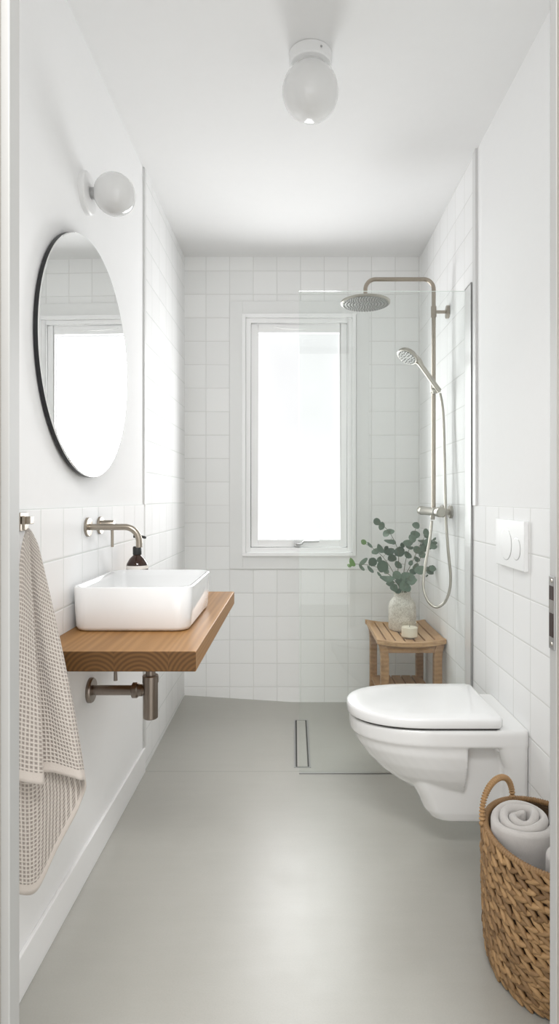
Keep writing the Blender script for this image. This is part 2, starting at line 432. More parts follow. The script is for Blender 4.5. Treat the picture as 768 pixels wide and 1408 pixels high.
# floor: flat in the room, falling gently to the drain in the shower
def fz_(x, y):
    if y <= 2.43: return 0.0
    t = (y - 2.43) / 0.89
    a = min(1.0, max(0.0, (x + 0.60) / 0.60))
    return t * (0.016 * (1 - a) - 0.022 * a)
mb = MB(); xs = [XL - 0.05 + (XR - XL + 0.1) * i / 24 for i in range(25)]
ys = [-1.4, 0.3, 0.8, 1.2, 1.8, 2.2, 2.43] + [2.43 + 0.95 * i / 10 for i in range(1, 11)]
vs = [(x, y, fz_(x, y)) for y in ys for x in xs]
fs = [(j * 25 + i, j * 25 + i + 1, (j + 1) * 25 + i + 1, (j + 1) * 25 + i) for j in range(len(ys) - 1) for i in range(24)]
mb.add(vs, fs)
vs2 = [(x, y, -0.12) for y in (ys[0], ys[-1]) for x in (xs[0], xs[-1])]
struct(mb.build('floor', M['floor'], smooth=True, angle=0))

mb = MB(); mb.box(XL, XL + 0.010, YF, 2.428, 0.0, 0.098)
struct(mb.build('baseboard_left', M['base'], smooth=False, bevel=0.003))
# tile edge trims
mb = MB(); mb.box(XL, XL + 0.007, 2.423, 2.447, 1.075, ZC); mb.box(XL, XL + 0.007, 2.423, 2.447, 0.098, 0.70)
struct(mb.build('trim_1', M['trim'], smooth=False))
mb = MB(); mb.box(XR - 0.008, XR, 2.292, 2.330, 1.072, ZC)
struct(mb.build('trim_2', M['trim'], smooth=False))

# door frame (the camera looks in through it)
mb = MB()
def jamb(xi, sgn, ysh, step):
    # lining, with a stop standing proud on the room side
    x_out = xi + sgn * 0.03
    mb.box(min(xi, x_out), max(xi, x_out), ysh, 0.8806, 0.0, DZ + 0.03)
    xr_ = xi + sgn * step
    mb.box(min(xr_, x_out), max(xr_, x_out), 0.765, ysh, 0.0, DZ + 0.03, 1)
    xa, xb = xi + sgn * 0.016, xi + sgn * 0.08
    mb.box(min(xa, xb), max(xa, xb), 0.753, 0.773, 0.0, DZ + 0.08)
jamb(DX0, -1, 0.849, 0.0115); jamb(DX1, 1, 0.858, 0.0004)
mb.box(DX0 - 0.03, DX1 + 0.03, 0.849, 0.8806, DZ, DZ + 0.03)
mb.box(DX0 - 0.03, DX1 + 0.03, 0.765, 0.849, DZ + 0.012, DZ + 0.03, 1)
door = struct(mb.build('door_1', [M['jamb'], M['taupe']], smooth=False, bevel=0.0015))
mb = MB(); x = DX1
z0, z1 = 1.1 - (893 - 685) / 955.0, 1.1 - (792.5 - 685) / 955.0
mb.box(x - 0.0018, x + 0.004, 0.861, 0.8795, z0, z1)
sp = mb.build('strike_plate', M['steel'], door, smooth=False, bevel=0.0006)
mb = MB()
mb.box(x - 0.0024, x, 0.864, 0.8765, z1 - 0.034, z1 - 0.014); mb.box(x - 0.0024, x, 0.864, 0.8765, z0 + 0.018, z0 + 0.052)
mb.build('latch_hole', M['darkred'], sp, smooth=False)
mb = MB()
for zz in (z0 + 0.008, z1 - 0.006): mb.lathe([(0.0035, 0), (0.003, 0.0012)], (x - 0.0018, 0.870, zz), (-1, 0, 0), 14)
mb.build('screw', M['nickel_light'], sp)

# ------------------------------------------------------------------ WINDOW
def ring(mb, x0, x1, z0, z1, w, y0, y1, mi=0, wb=None, wt=None):
    wb = w if wb is None else wb; wt = w if wt is None else wt
    mb.box(x0, x0 + w, y0, y1, z0, z1, mi); mb.box(x1 - w, x1, y0, y1, z0, z1, mi)
    mb.box(x0 + w, x1 - w, y0, y1, z0, z0 + wb, mi); mb.box(x0 + w, x1 - w, y0, y1, z1 - wt, z1, mi)
fx0, fx1, fz0, fz1 = -0.284, 0.338, 0.784, 2.108
mb = MB()
ring(mb, fx0, fx1, fz0, fz1, 0.020, YB - 0.026, YB + 0.06)          # outer lip
ring(mb, fx0 + 0.02, fx1 - 0.02, fz0 + 0.02, fz1 - 0.02, 0.025, YB - 0.012, YB + 0.06)   # stepped frame
win = struct(mb.build('window_1', M['wframe'], smooth=False, bevel=0.003))
mb = MB(); ring(mb, -0.352, 0.412, 0.712, 2.180, 0.070, YB - 0.008, YB + 0.01, wb=0.074, wt=0.074)
mb.build('casing', M['casing'], win, smooth=False, bevel=0.002)
sx0, sx1, sz0, sz1 = fx0 + 0.047, fx1 - 0.047, fz0 + 0.047, fz1 - 0.047
mb = MB(); ring(mb, sx0, sx1, sz0, sz1, 0.038, YB + 0.006, YB + 0.055, wb=0.042, wt=0.050)
mb.box(sx0 - 0.004, sx1 + 0.004, YB + 0.05, YB + 0.058, sz0 - 0.004, sz0 + 0.02); 
sash = mb.build('sash', M['wframe'], win, smooth=False, bevel=0.004)
mb = MB(); ring(mb, sx0 - 0.004, sx1 + 0.004, sz0 - 0.004, sz1 + 0.004, 0.006, YB + 0.020, YB + 0.050)
mb.build('sash_gap_line', M['dark'], win, smooth=False)  # dark line set in the gap round the sash
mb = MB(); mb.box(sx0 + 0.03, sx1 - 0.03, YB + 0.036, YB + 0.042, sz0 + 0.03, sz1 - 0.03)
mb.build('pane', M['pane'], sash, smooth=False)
# casement stay handle on the bottom rail, vent lip on the top rail
mb = MB()
hx, hz, hy = 0.022, sz0 + 0.014, YB + 0.006
mb.box(hx - 0.022, hx + 0.012, hy - 0.016, hy, hz - 0.010, hz + 0.012)
mb.tube([(hx - 0.012, hy - 0.018, hz), (hx + 0.02, hy - 0.022, hz + 0.004), (hx + 0.03, hy - 0.024, hz + 0.018), (hx + 0.115, hy - 0.024, hz + 0.020)], 0.0055, 10)
mb.build('stay_handle', M['steel'], sash, bevel=0.001)
mb = MB()
mb.tube(smoothpath([(-0.105, hy - 0.004, sz1 - 0.018), (-0.07, hy - 0.008, sz1 - 0.026), (0.0, hy - 0.010, sz1 - 0.030), (0.09, hy - 0.004, sz1 - 0.030)], 5), 0.003, 8)
mb.box(-0.110, -0.090, hy - 0.006, hy, sz1 - 0.02, sz1 - 0.006)
mb.build('vent_lip', M['wframe'], sash)

# ------------------------------------------------------------------ LAMPS
cx, cy = 0.049, 1.807
t = thing('ceiling_light', 'white opal globe lamp on a round base fixed to the ceiling', 'light', (cx, cy, ZC))
mb = MB(); mb.lathe([(0.060, 0), (0.064, -0.002), (0.064, -0.032), (0.061, -0.036), (0.045, -0.038)], (cx, cy, ZC), seg=48)
mb.build('lamp_base', M['plastic'], t)
mb = MB(); mb.lathe([(0.048, -0.036), (0.048, -0.044)], (cx, cy, ZC), seg=48)
mb.build('collar', M['trim'], t)
mb = MB(); mb.ball((cx, cy, ZC - 0.112), 0.0845, 48, 28); mb.build('lamp_globe', M['opal'], t)
mb = MB(); mb.lathe([(0.003, 0), (0.003, 0.002)], (cx + 0.03, cy - 0.0570, ZC - 0.018), (0.47, -0.88, 0), 12); mb.build('screw', M['steel'], t)
wy, wz = 1.751, 1.984
t = thing('wall_lamp', 'white opal globe sconce with a round plate above the mirror', 'light', (XL, wy, wz))
mb = MB(); mb.lathe([(0.059, 0), (0.059, 0.012), (0.055, 0.016), (0.02, 0.018)], (XL, wy, wz), (1, 0, 0), 48)
mb.build('wall_plate', M['plastic'], t)
mb = MB(); mb.lathe([(0.017, 0.016), (0.017, 0.030)], (XL, wy, wz), (1, 0, 0), 28); mb.build('lamp_neck', M['steel'], t)
mb = MB(); mb.ball((XL + 0.086, wy, wz - 0.003), 0.0595, 48, 28, ax=(1, 0, 0)); mb.build('lamp_globe', M['opal'], t)

# ------------------------------------------------------------------ MIRROR
my, mz, mr_ = 1.735, 1.497, 0.337
MAX_ = (math.cos(R(1.4)), -math.sin(R(1.4)), 0)
t = thing('round_mirror', 'large round frameless mirror with a black edge on the left wall', 'mirror', (XL, my, mz))
mb = MB(); mb.lathe([(mr_ - 0.012, 0), (mr_ - 0.010, 0.001), (mr_, 0.002), (mr_, 0.0125)], (XL + 0.0085, my, mz), MAX_, 128)
mb.build('mirror_backing', M['mirror_back'], t)
mb = MB(); mb.lathe([(mr_, 0.0127), (mr_, 0.0152), (mr_ - 0.0018, 0.0165)], (XL + 0.0085, my, mz), MAX_, 128)
mb.build('mirror_glass', M['mirror'], t, angle=20)

# ------------------------------------------------------------------ VANITY
ct, cb_ = 0.747, 0.700
mb = MB(); mb.box(XL + 0.0045, -0.226, 1.390, 2.285, cb_, ct)
tag(mb.build('vanity_countertop', M['oak'], origin=(-0.415, 1.84, cb_), smooth=False, bevel=0.0025), 'thick oiled oak wall-hung countertop carrying the white basin', 'countertop')
bx0, bx1, by0, by1, bt = -0.590, -0.272, 1.584, 1.982, 0.866
loops = []
for ins, z, r in ((0.020, ct + 0.0005, 0.030), (0.010, ct + 0.003, 0.036), (0.005, ct + 0.012, 0.040), (0.002, ct + 0.06, 0.042), (0.0, bt - 0.004, 0.043), (0.0015, bt - 0.001, 0.043), (0.004, bt, 0.041),
                  (0.008, bt, 0.038), (0.0105, bt - 0.002, 0.036), (0.012, bt - 0.02, 0.036), (0.018, ct + 0.045, 0.038), (0.030, ct + 0.024, 0.045), (0.055, ct + 0.016, 0.05), (0.10, ct + 0.014, 0.04)):
    loops.append(rrect(bx0 + ins, bx1 - ins, by0 + ins, by1 - ins, r, z, 9))
t = thing('wash_basin', 'white rectangular ceramic vessel basin standing on the oak countertop', 'sink', (-0.431, 1.783, ct))
mb = MB(); mb.loft(loops, True, True); mb.build('basin_bowl', M['ceramic'], t, angle=50)
mb = MB(); mb.lathe([(0.030, 0), (0.030, 0.003), (0.026, 0.005)], (-0.431, 1.783, ct + 0.014), seg=32); mb.build('drain_cap', M['nickel_light'], t)

# faucet
fy, fz = 1.758, 1.016
X0 = XL + 0.004
t = thing('wall_faucet', 'brushed nickel wall-mounted basin faucet with separate lever', 'faucet', (X0, fy, fz))
mb = MB(); mb.tube(bend((X0 + 0.004, fy, fz), (-0.451, fy, fz), (-0.451, fy, 0.957), 0.042, 14), 0.0092, 22)
sp = mb.build('spout', M['nickel'], t)
mb = MB(); mb.lathe([(0.028, 0), (0.028, 0.006), (0.0265, 0.0075), (0.010, 0.0078)], (X0, fy, fz), (1, 0, 0), 40); mb.build('flange', M['nickel'], sp)
ly = 1.868
mb = MB(); mb.lathe([(0.013, 0.004), (0.013, 0.044), (0.012, 0.046)], (X0, ly, fz + 0.003), (1, 0, 0), 32)
hd = mb.build('lever_body', M['nickel'], t)
mb = MB(); mb.lathe([(0.027, 0), (0.027, 0.006), (0.0255, 0.0075), (0.012, 0.0078)], (X0, ly, fz), (1, 0, 0), 40); mb.build('flange', M['nickel'], hd)
mb = MB(); mb.tube([(X0 + 0.040, ly, fz - 0.005), (X0 + 0.040, ly, 0.949)], 0.0045, 14); mb.build('lever_pin', M['nickel'], hd)

# soap bottle
sx_, sy_ = -0.531, 2.045
t = thing('soap_bottle', 'amber glass pump bottle with a pale label behind the basin', 'bottle', (sx_, sy_, ct))
mb = MB(); mb.lathe([(0.030, 0.0002), (0.034, 0.002), (0.0357, 0.008), (0.0357, 0.126), (0.034, 0.133), (0.024, 0.150), (0.0155, 0.158), (0.0125, 0.162), (0.0125, 0.170)], (sx_, sy_, ct), seg=40)
mb.build('bottle_body', M['amber'], t)
mb = MB(); mb.lathe([(0.0362, 0.030), (0.0362, 0.1265)], (sx_, sy_, ct), seg=48, cap0=False, cap1=False)
lb = mb.build('bottle_label', M['label'], t)
mb = MB(); mb.lathe([(0.0365, 0.1115), (0.0365, 0.1150)], (sx_, sy_, ct), seg=48, cap0=False, cap1=False); mb.build('label_band', M['amber'], lb)
mb = MB(); mb.lathe([(0.0140, 0.162), (0.0145, 0.164), (0.0145, 0.186), (0.0125, 0.190)], (sx_, sy_, ct), seg=32); mb.build('pump_collar', M['black'], t)
mb = MB(); mb.tube([(sx_, sy_, ct + 0.188), (sx_, sy_, ct + 0.222)], 0.004, 12)
mb.tube(smoothpath([(sx_ - 0.012, sy_, ct + 0.224), (sx_ + 0.012, sy_, ct + 0.223), (sx_ + 0.030, sy_, ct + 0.219)], 4), [0.0055] * 5 + [0.0045] * 3 + [0.0032], 12)
mb.build('pump_head', M['black'], t)

# bottle trap
tx, ty, tz = -0.425, 1.789, 0.531
t = thing('bottle_trap', 'brushed nickel bottle trap and waste pipe under the countertop', 'drain pipe', (XL, ty, tz))
mb = MB(); mb.lathe([(0.0365, 0), (0.0365, 0.008), (0.034, 0.012), (0.015, 0.0125)], (XL, ty, tz), (1, 0, 0), 40); mb.build('wall_flange', M['nickel_dark'], t)
mb = MB(); mb.tube([(XL + 0.006, ty, tz), (tx - 0.01, ty, tz)], 0.0145, 24); mb.build('waste_pipe', M['nickel_dark'], t)
mb = MB(); mb.lathe([(0.020, 0), (0.0228, 0.002), (0.0228, 0.015), (0.020, 0.018), (0.0175, 0.018), (0.0175, 0.030)], (tx - 0.054, ty, tz), (1, 0, 0), 32); mb.build('pipe_nut', M['nickel_dark'], t)
mb = MB(); mb.lathe([(0.019, -0.083), (0.0218, -0.080), (0.0218, 0.030)], (tx, ty, tz), seg=36); mb.build('trap_cup', M['nickel_dark'], t)
mb = MB(); mb.lathe([(0.0236, 0.024), (0.0236, 0.043), (0.022, 0.045), (0.015, 0.045)], (tx, ty, tz), seg=36); mb.build('trap_collar', M['nickel_dark'], t)
mb = MB(); mb.tube([(tx, ty, tz + 0.04), (tx, ty, cb_ - 0.0005)], 0.0145, 24); mb.build('tail_pipe', M['nickel_dark'], t)

# angle valve
vy, vz = 1.95, 0.585
t = thing('angle_valve', 'small nickel shut-off valve with hanging lever on wall below the countertop', 'valve', (XL, vy, vz))
mb = MB(); mb.lathe([(0.024, 0), (0.024, 0.005), (0.010, 0.008), (0.010, 0.034), (0.012, 0.036)], (XL, vy, vz), (1, 0, 0), 28); mb.build('valve_body', M['nickel_dark'], t)
mb = MB(); mb.tube([(XL + 0.028, vy, vz), (XL + 0.029, vy, vz - 0.03), (XL + 0.030, vy, vz - 0.074)], [0.004, 0.005, 0.0065], 12); mb.build('valve_lever', M['nickel_dark'], t)
mb = MB(); mb.tube(smoothpath([(XL + 0.022, vy, vz + 0.008), (XL + 0.03, vy, vz + 0.05), (XL + 0.06, vy - 0.01, vz + 0.1), (XL + 0.07, vy - 0.01, cb_ - 0.001)], 5), 0.006, 10); mb.build('supply_hose', M['steel'], t)

# ------------------------------------------------------------------ HOOK AND HANGING TOWEL
hy_ = 1.335
t = thing('towel_hook', 'small brushed nickel hook on the left wall holding the waffle towel', 'hook', (X0, hy_, 1.05))
mb = MB(); mb.box(X0, X0 + 0.006, hy_ - 0.02, hy_ + 0.02, 1.028, 1.068); mb.build('hook_plate', M['nickel'], t, smooth=False, bevel=0.001)
mb = MB(); mb.box(X0 + 0.005, X0 + 0.024, hy_ - 0.012, hy_ + 0.008, 1.043, 1.060); mb.build('hook_arm', M['nickel'], t, smooth=False, bevel=0.0015)
mb = MB(); mb.box(X0 + 0.009, X0 + 0.015, hy_ - 0.019, hy_ - 0.012, 1.030, 1.061); mb.build('hook_peg', M['nickel'], t, smooth=False, bevel=0.001)

# towel: one cloth gathered at the hook and falling in folds
# control columns: (x, y at the hem level, hem z, arc position) going back layer -> right fold -> front fold -> front edge
ctl = [(-0.598, 1.225, 0.315), (-0.585, 1.255, 0.285), (-0.556, 1.295, 0.262), (-0.520, 1.325, 0.330), (-0.494, 1.340, 0.385), (-0.476, 1.345, 0.430),
       (-0.456, 1.335, 0.478), (-0.459, 1.315, 0.488), (-0.490, 1.302, 0.500), (-0.525, 1.298, 0.512), (-0.574, 1.290, 0.515), (-0.571, 1.270, 0.508), (-0.522, 1.255, 0.508),
       (-0.540, 1.238, 0.522), (-0.570, 1.225, 0.535), (-0.598, 1.215, 0.540)]
cols = smoothpath(ctl, 7)
top = Vector((X0 + 0.016, hy_ - 0.012, 1.036))
mb = MB(); nv = 70; verts = []; uvs = []
arc = 0; prev = None; arcs = []
for c_ in cols:
    if prev is not None: arc += math.hypot(c_.x - prev.x, c_.y - prev.y)
    arcs.append(arc); prev = c_
for i, c_ in enumerate(cols):
    f = i / (len(cols) - 1)
    for j in range(nv + 1):
        v = j / nv
        z = 1.034 - 0.010 * abs(2 * f - 1) - (1.034 - c_.z) * v
        s = (0.10 + 0.90 * min(1, ((1.034 - z) / 0.58)) ** 0.88)
        x = top.x + (c_.x - top.x) * s
        y = top.y + (c_.y - top.y) * s
        if v < 0.06: 
            q = v / 0.06; x = top.x + (x - top.x) * (0.35 + 0.65 * math.sqrt(q)); y = top.y + (y - top.y) * (0.35 + 0.65 * math.sqrt(q))
        rip = 0.004 * math.sin(9 * f * PI + 5 * v) * v
        x = max(x + rip * 0.6, X0 + 0.005); y += rip
        verts.append((x, y, z)); uvs.append((arcs[i] * 1.05, (1 - v) * (1.034 - c_.z)))
fs = [(i * (nv + 1) + j, (i + 1) * (nv + 1) + j, (i + 1) * (nv + 1) + j + 1, i * (nv + 1) + j + 1) for i in range(len(cols) - 1) for j in range(nv)]
me = bpy.data.meshes.new('waffle_towel')
org = Vector((-0.55, 1.28, 0.262))
me.from_pydata([tuple(Vector(p) - org) for p in verts], [], fs); me.materials.append(M['waffle'])
ul = me.uv_layers.new(name='UVMap')
for lp in me.loops: ul.data[lp.index].uv = uvs[lp.vertex_index]
me.shade_smooth()
o = bpy.data.objects.new('waffle_towel', me); COL.objects.link(o); o.location = org
so = o.modifiers.new('thickness', 'SOLIDIFY'); so.thickness = 0.004; so.offset = 0
tag(o, 'beige waffle-weave towel hanging in folds from the wall hook', 'towel')

# ------------------------------------------------------------------ TOILET
TY = 1.945
def dshape(u0, u1, hw, z, n=26, p=2.3, r0=0.012, frac=0.56):
    """D outline seen from above; u is the distance out from the wall"""
    out = []
    us = u0 + (u1 - u0) * (1 - frac)
    for k in range(n + 1):
        a = -PI / 2 + PI * k / n
        cu = abs(math.cos(a)) ** (2 / p); sw = math.copysign(abs(math.sin(a)) ** (2 / p), math.sin(a))
        out.append((us + (u1 - us) * cu, hw * sw))
    out += [(us - (us - u0) * q, hw) for q in (0.35, 0.7)]
    out += [(u0 + r0, hw), (u0, hw - r0), (u0, -hw + r0), (u0 + r0, -hw)]
    out += [(us - (us - u0) * q, -hw) for q in (0.7, 0.35)]
    return [(XR - 0.004 - u, TY + w, z) for u, w in out]
t = thing('wall_hung_toilet', 'white wall-hung toilet with closed lid on the right wall', 'toilet', (XR, TY, 0.09))
mb = MB()
loops = [dshape(0.0, u, hw, z, r0=0.01, frac=fr) for u, hw, z, fr in (
    (0.29, 0.080, 0.172, 0.8), (0.335, 0.106, 0.192, 0.8), (0.378, 0.130, 0.220, 0.75), (0.420, 0.148, 0.252, 0.72), (0.460, 0.162, 0.292, 0.68), (0.492, 0.1705, 0.334, 0.64), (0.501, 0.1705, 0.356, 0.62), (0.504, 0.172, 0.363, 0.6), (0.513, 0.1765, 0.370, 0.6),
    (0.515, 0.176, 0.400, 0.58), (0.514, 0.1755, 0.412, 0.58), (0.508, 0.170, 0.416, 0.58))]
# bowl front half: begins clear of the wall so that the side recess shows
def clip(loops, umin):
    return [[(min(p[0], XR - 0.004 - umin), p[1], p[2]) for p in l] for l in loops]
low = [l for l in loops[:7]]; 
mb.loft(clip(loops[:8], 0.18), True, True)
mb.loft(loops[7:], True, True)
# trapway body
def tl(u0, u1, hw, z): return rr_loop(u0, u1, hw, z)
def rr_loop(u0, u1, hw, z, r=0.05):
    a = XR - 0.004
    return rrect(a - u1, a - u0, TY - hw, TY + hw, r, z, 7)
mb.loft([rr_loop(0.0, 0.235, 0.085, 0.102), rr_loop(0.0, 0.268, 0.100, 0.112), rr_loop(0.0, 0.288, 0.108, 0.138), rr_loop(0.0, 0.304, 0.112, 0.175), rr_loop(0.0, 0.325, 0.116, 0.215), rr_loop(0.0, 0.35, 0.125, 0.30), rr_loop(0, 0.36, 0.13, 0.37)])
# flange against the wall
mb.loft([rr_loop(0.0, 0.055, 0.160, 0.105, 0.02), rr_loop(0.0, 0.060, 0.170, 0.13, 0.02), rr_loop(0.0, 0.068, 0.174, 0.30, 0.02), rr_loop(0.0, 0.09, 0.1755, 0.362, 0.02), rr_loop(0, 0.09, 0.1755, 0.41, 0.02)])
bowl = mb.build('toilet_bowl', M['toilet'], t, angle=0)
rm = bowl.modifiers.new('remesh', 'REMESH'); rm.mode = 'VOXEL'; rm.voxel_size = 0.004; rm.use_smooth_shade = True
sm = bowl.modifiers.new('smooth', 'SMOOTH'); sm.factor = 0.6; sm.iterations = 7
mb = MB(); mb.loft([dshape(0.085, 0.512, 0.168, 0.4165), dshape(0.083, 0.515, 0.170, 0.419), dshape(0.083, 0.515, 0.170, 0.422)])
mb.build('seat_gap_shade', M['dark'], t)  # dark ring standing in for the shaded gap under the lid
lidl = []
for ins, z in ((0.004, 0.4215), (0.0012, 0.4225), (0.0, 0.425), (0.0, 0.444), (0.001, 0.4475), (0.004, 0.4505), (0.009, 0.4520), (0.05, 0.4532), (0.11, 0.4537)):
    lidl.append(dshape(0.075 + ins, 0.522 - ins, 0.173 - ins, z, n=40, r0=0.014))
mb = MB(); mb.loft(lidl); mb.build('toilet_lid', M['lid'], t, angle=50)
mb = MB(); mb.lathe([(0.010, 0), (0.010, 0.012), (0.007, 0.014)], (XR - 0.085, TY - 0.150, 0.362), (0, 0, -1), 20); mb.build('bolt_cap', M['plastic'], t)

# flush plate
px = XR - 0.004
t = thing('flush_plate', 'white dual flush plate with two round buttons above the toilet', 'flush plate', (px, 1.91, 0.955))
mb = MB(); mb.box(px - 0.013, px, 1.783, 2.034, 0.881, 1.031); pl = mb.build('plate', M['plastic'], t, smooth=False, bevel=0.002)
def button(yc, zc, r):
    mb = MB(); mb.lathe([(r, 0), (r, 0.0010), (r - 0.0008, 0.0016), (r - 0.003, 0.0017), (0.001, 0.0012)], (px - 0.0128, yc, zc), (-1, 0, 0), 48)
    bt_ = mb.build('flush_button', M['plastic'], t)
    mb = MB(); mb.lathe([(r, 0), (r + 0.0014, 0.0), (r + 0.0014, 0.0005), (r, 0.0005)], (px - 0.0129, yc, zc), (-1, 0, 0), 48, cap0=False, cap1=False); mb.build('button_ring', M['steel'], bt_)
button(1.936, 0.953, 0.050); button(1.847, 0.945, 0.034)

# ------------------------------------------------------------------ SHOWER
GY = 2.415
t = thing('shower_screen', 'frameless clear glass walk-in shower screen fixed to the right wall', 'shower screen', (0.36, GY, 0))
mb = MB(); gx0, gx1, gz1 = 0.020, XR - 0.006, 1.928
mb.box(gx0, gx1, GY - 0.004, GY + 0.004, 0.001, gz1)
g_ = mb.build('glass_pane', [M['glass'], M['glass_edge']], t, smooth=False)
for p in g_.data.polygons:
    if abs(p.normal.y) < 0.5: p.material_index = 1
mb = MB(); mb.box(XR - 0.012, XR - 0.004, 2.340, GY + 0.006, 0.0, gz1 + 0.004); prof = mb.build('wall_profile', M['chrome'], t, smooth=False, bevel=0.001)
mb = MB(); mb.box(XR - 0.0126, XR - 0.004, 2.3365, 2.3405, 0.0, gz1 + 0.005); mb.box(XR - 0.0126, XR - 0.004, 2.3365, GY + 0.006, gz1 + 0.004, gz1 + 0.008); mb.build('seal_strip', M['steel'], prof, smooth=False)

mb = MB(); mb.box(gx0, XR - 0.012, GY - 0.0085, GY - 0.0042, 0.0, 0.0045); mb.build('bottom_seal', M['steel'], t, smooth=False)
rx, ry = 0.624, 2.70
t = thing('shower_column', 'brushed nickel shower column with rain head and bar mixer', 'shower', (rx, ry, 1.04))
mb = MB()
pts = bend((rx, ry, 1.05), (rx, ry, 2.079), (0.319, ry, 2.079), 0.045, 12)
pts = pts[:-1] + bend((rx - 0.15, ry, 2.079), (0.319, ry, 2.079), (0.319, ry, 1.985), 0.045, 12)
mb.tube(pts, 0.0092, 22); mb.build('riser_pipe', M['nickel'], t)
mb = MB(); mb.lathe([(0.012, 0.028), (0.018, 0.014), (0.10, 0.010), (0.110, 0.006), (0.110, -0.001), (0.107, -0.004)], (0.319, ry, 1.972), seg=56)
head = mb.build('rain_head', M['nickel_light'], t)
mb = MB(); mb.lathe([(0.104, -0.0041), (0.104, -0.0052)], (0.319, ry, 1.972), seg=56)
for k in range(1, 8):
    n_ = k * 7
    for q in range(n_):
        a = 2 * PI * q / n_ + k; r_ = 0.0138 * k
        mb.lathe([(0.0032, 0), (0.0016, 0.0045)], (0.319 + r_ * math.cos(a), ry + r_ * math.sin(a), 1.972 - 0.005), (0, 0, -1), 6)
mb.build('spray_face', M['nozzle'], head)
mb = MB(); mb.tube([(rx - 0.003, ry, 1.933), (XR - 0.008, ry, 1.933)], 0.0075, 16); mb.tube([(rx, ry, 1.91), (rx, ry, 1.957)], 0.0125, 18)
mb.loft([[(XR - 0.004, ry + q[0], 1.933 + q[1]) for q in [(p[0], p[1]) for p in rrect(-0.02, 0.02, -0.028, 0.028, 0.015, 0)]], [(XR - 0.016, ry + p[0], 1.933 + p[1]) for p in rrect(-0.02, 0.02, -0.028, 0.028, 0.015, 0)]])
mb.build('wall_bracket', M['nickel'], t)
mzz = 1.040
mb = MB(); mb.lathe([(0.017, 0), (0.0195, 0.003), (0.0195, 0.29), (0.0195, 0.293)], (rx, 2.93, mzz), (0, -1, 0), 32)
mix = mb.build('mixer_bar', M['nickel_light'], t)
for yy in (2.555, 2.925):
    mb = MB(); mb.lathe([(0.0195, 0), (0.0212, 0.002), (0.0212, 0.050), (0.019, 0.054), (0.0125, 0.0545)], (rx, yy + 0.06 if yy < 2.7 else yy + 0.045, mzz), (0, -1, 0), 32)
    kb = mb.build('control_knob', M['nickel_light'], mix)
for yy in (2.655, 2.80):
    mb = MB(); mb.lathe([(0.029, 0), (0.029, 0.008), (0.026, 0.012), (0.014, 0.013), (0.014, 0.07)], (XR - 0.004, yy, mzz), (-1, 0, 0), 30); mb.build('wall_union', M['nickel_light'], mix)
mb = MB(); mb.lathe([(0.0105, 0.016), (0.0105, 0.030), (0.008, 0.036)], (rx - 0.004, ry, mzz), (0, 0, -1), 18); mb.build('hose_outlet', M['nickel_light'], mix)
hz_ = 1.590
mb = MB(); mb.tube([(rx, ry, hz_ - 0.018), (rx, ry, hz_ + 0.022)], 0.0145, 20)
mb.lathe([(0.0155, 0), (0.0155, 0.030), (0.013, 0.034)], (rx + 0.02, ry - 0.022, hz_ - 0.004), (-0.85, 0.0, -0.35), 22)
mb.tube([(rx, ry, hz_), (rx - 0.002, ry - 0.034, hz_ + 0.006)], 0.010, 14)
mb.build('slide_holder', M['nickel_light'], t)

# hand shower, hanging in the holder, with its hose
yh = 2.655
t = thing('hand_shower', 'nickel hand shower resting in slide holder with long looping hose', 'shower', (0.612, yh, 1.595))
d = Vector((0.845, 0, -0.534)); tip = Vector((0.470, yh, 1.744)); hc = tip + d * 0.035
nrm = Vector((-0.50, -0.27, -0.82)).normalized()
mb = MB(); mb.lathe([(0.030, -0.014), (0.043, -0.010), (0.048, -0.002), (0.048, 0.006), (0.045, 0.009)], hc, nrm, 36); hd = mb.build('spray_head', M['nickel_light'], t)
mb = MB(); mb.lathe([(0.042, 0.0092), (0.042, 0.0105)], hc, nrm, 36)
q1 = nrm.orthogonal().normalized(); q2 = nrm.cross(q1)
for k in range(1, 4):
    for q in range(k * 6):
        a = 2 * PI * q / (k * 6); mb.lathe([(0.0026, 0), (0.0014, 0.003)], hc + nrm * 0.0104 + (q1 * math.cos(a) + q2 * math.sin(a)) * 0.0125 * k, nrm, 6)
mb.build('spray_face', M['nozzle'], hd)
mb = MB()
hp = smoothpath([hc + d * 0.02 - nrm * 0.010, hc + d * 0.052 - nrm * 0.006, Vector((0.560, yh, 1.682)), Vector((0.598, yh + 0.002, 1.630)), Vector((0.628, yh + 0.003, 1.588)), Vector((0.640, yh + 0.003, 1.572))], 5)
rs = [0.020 - 0.009 * min(1, i / 10) for i in range(len(hp))]
mb.tube(hp, rs, 20); mb.build('handle', M['nickel_light'], t)
hose_px = [(604.5, 541, 2.652), (607.5, 556, 2.645), (609.5, 580, 2.64), (611, 640, 2.62), (612, 690, 2.60), (612.5, 712, 2.595), (615.5, 755, 2.59), (619, 790, 2.59), (617.5, 812, 2.59), (611, 828, 2.60), (601, 834.5, 2.61), (592, 831, 2.62), (584.5, 819, 2.635), (581.5, 803, 2.65), (584, 780, 2.665), (590.5, 742, 2.685), (593.0, 720, 2.699), (593.2, 716, 2.70)]
hose = [((a - 404) * y / 830, y, H - (b_ - 685) * y / 830) for a, b_, y in hose_px]
mb = MB(); mb.tube(smoothpath(hose, 8), 0.0062, 12); mb.build('hose', M['nickel_light'], t)

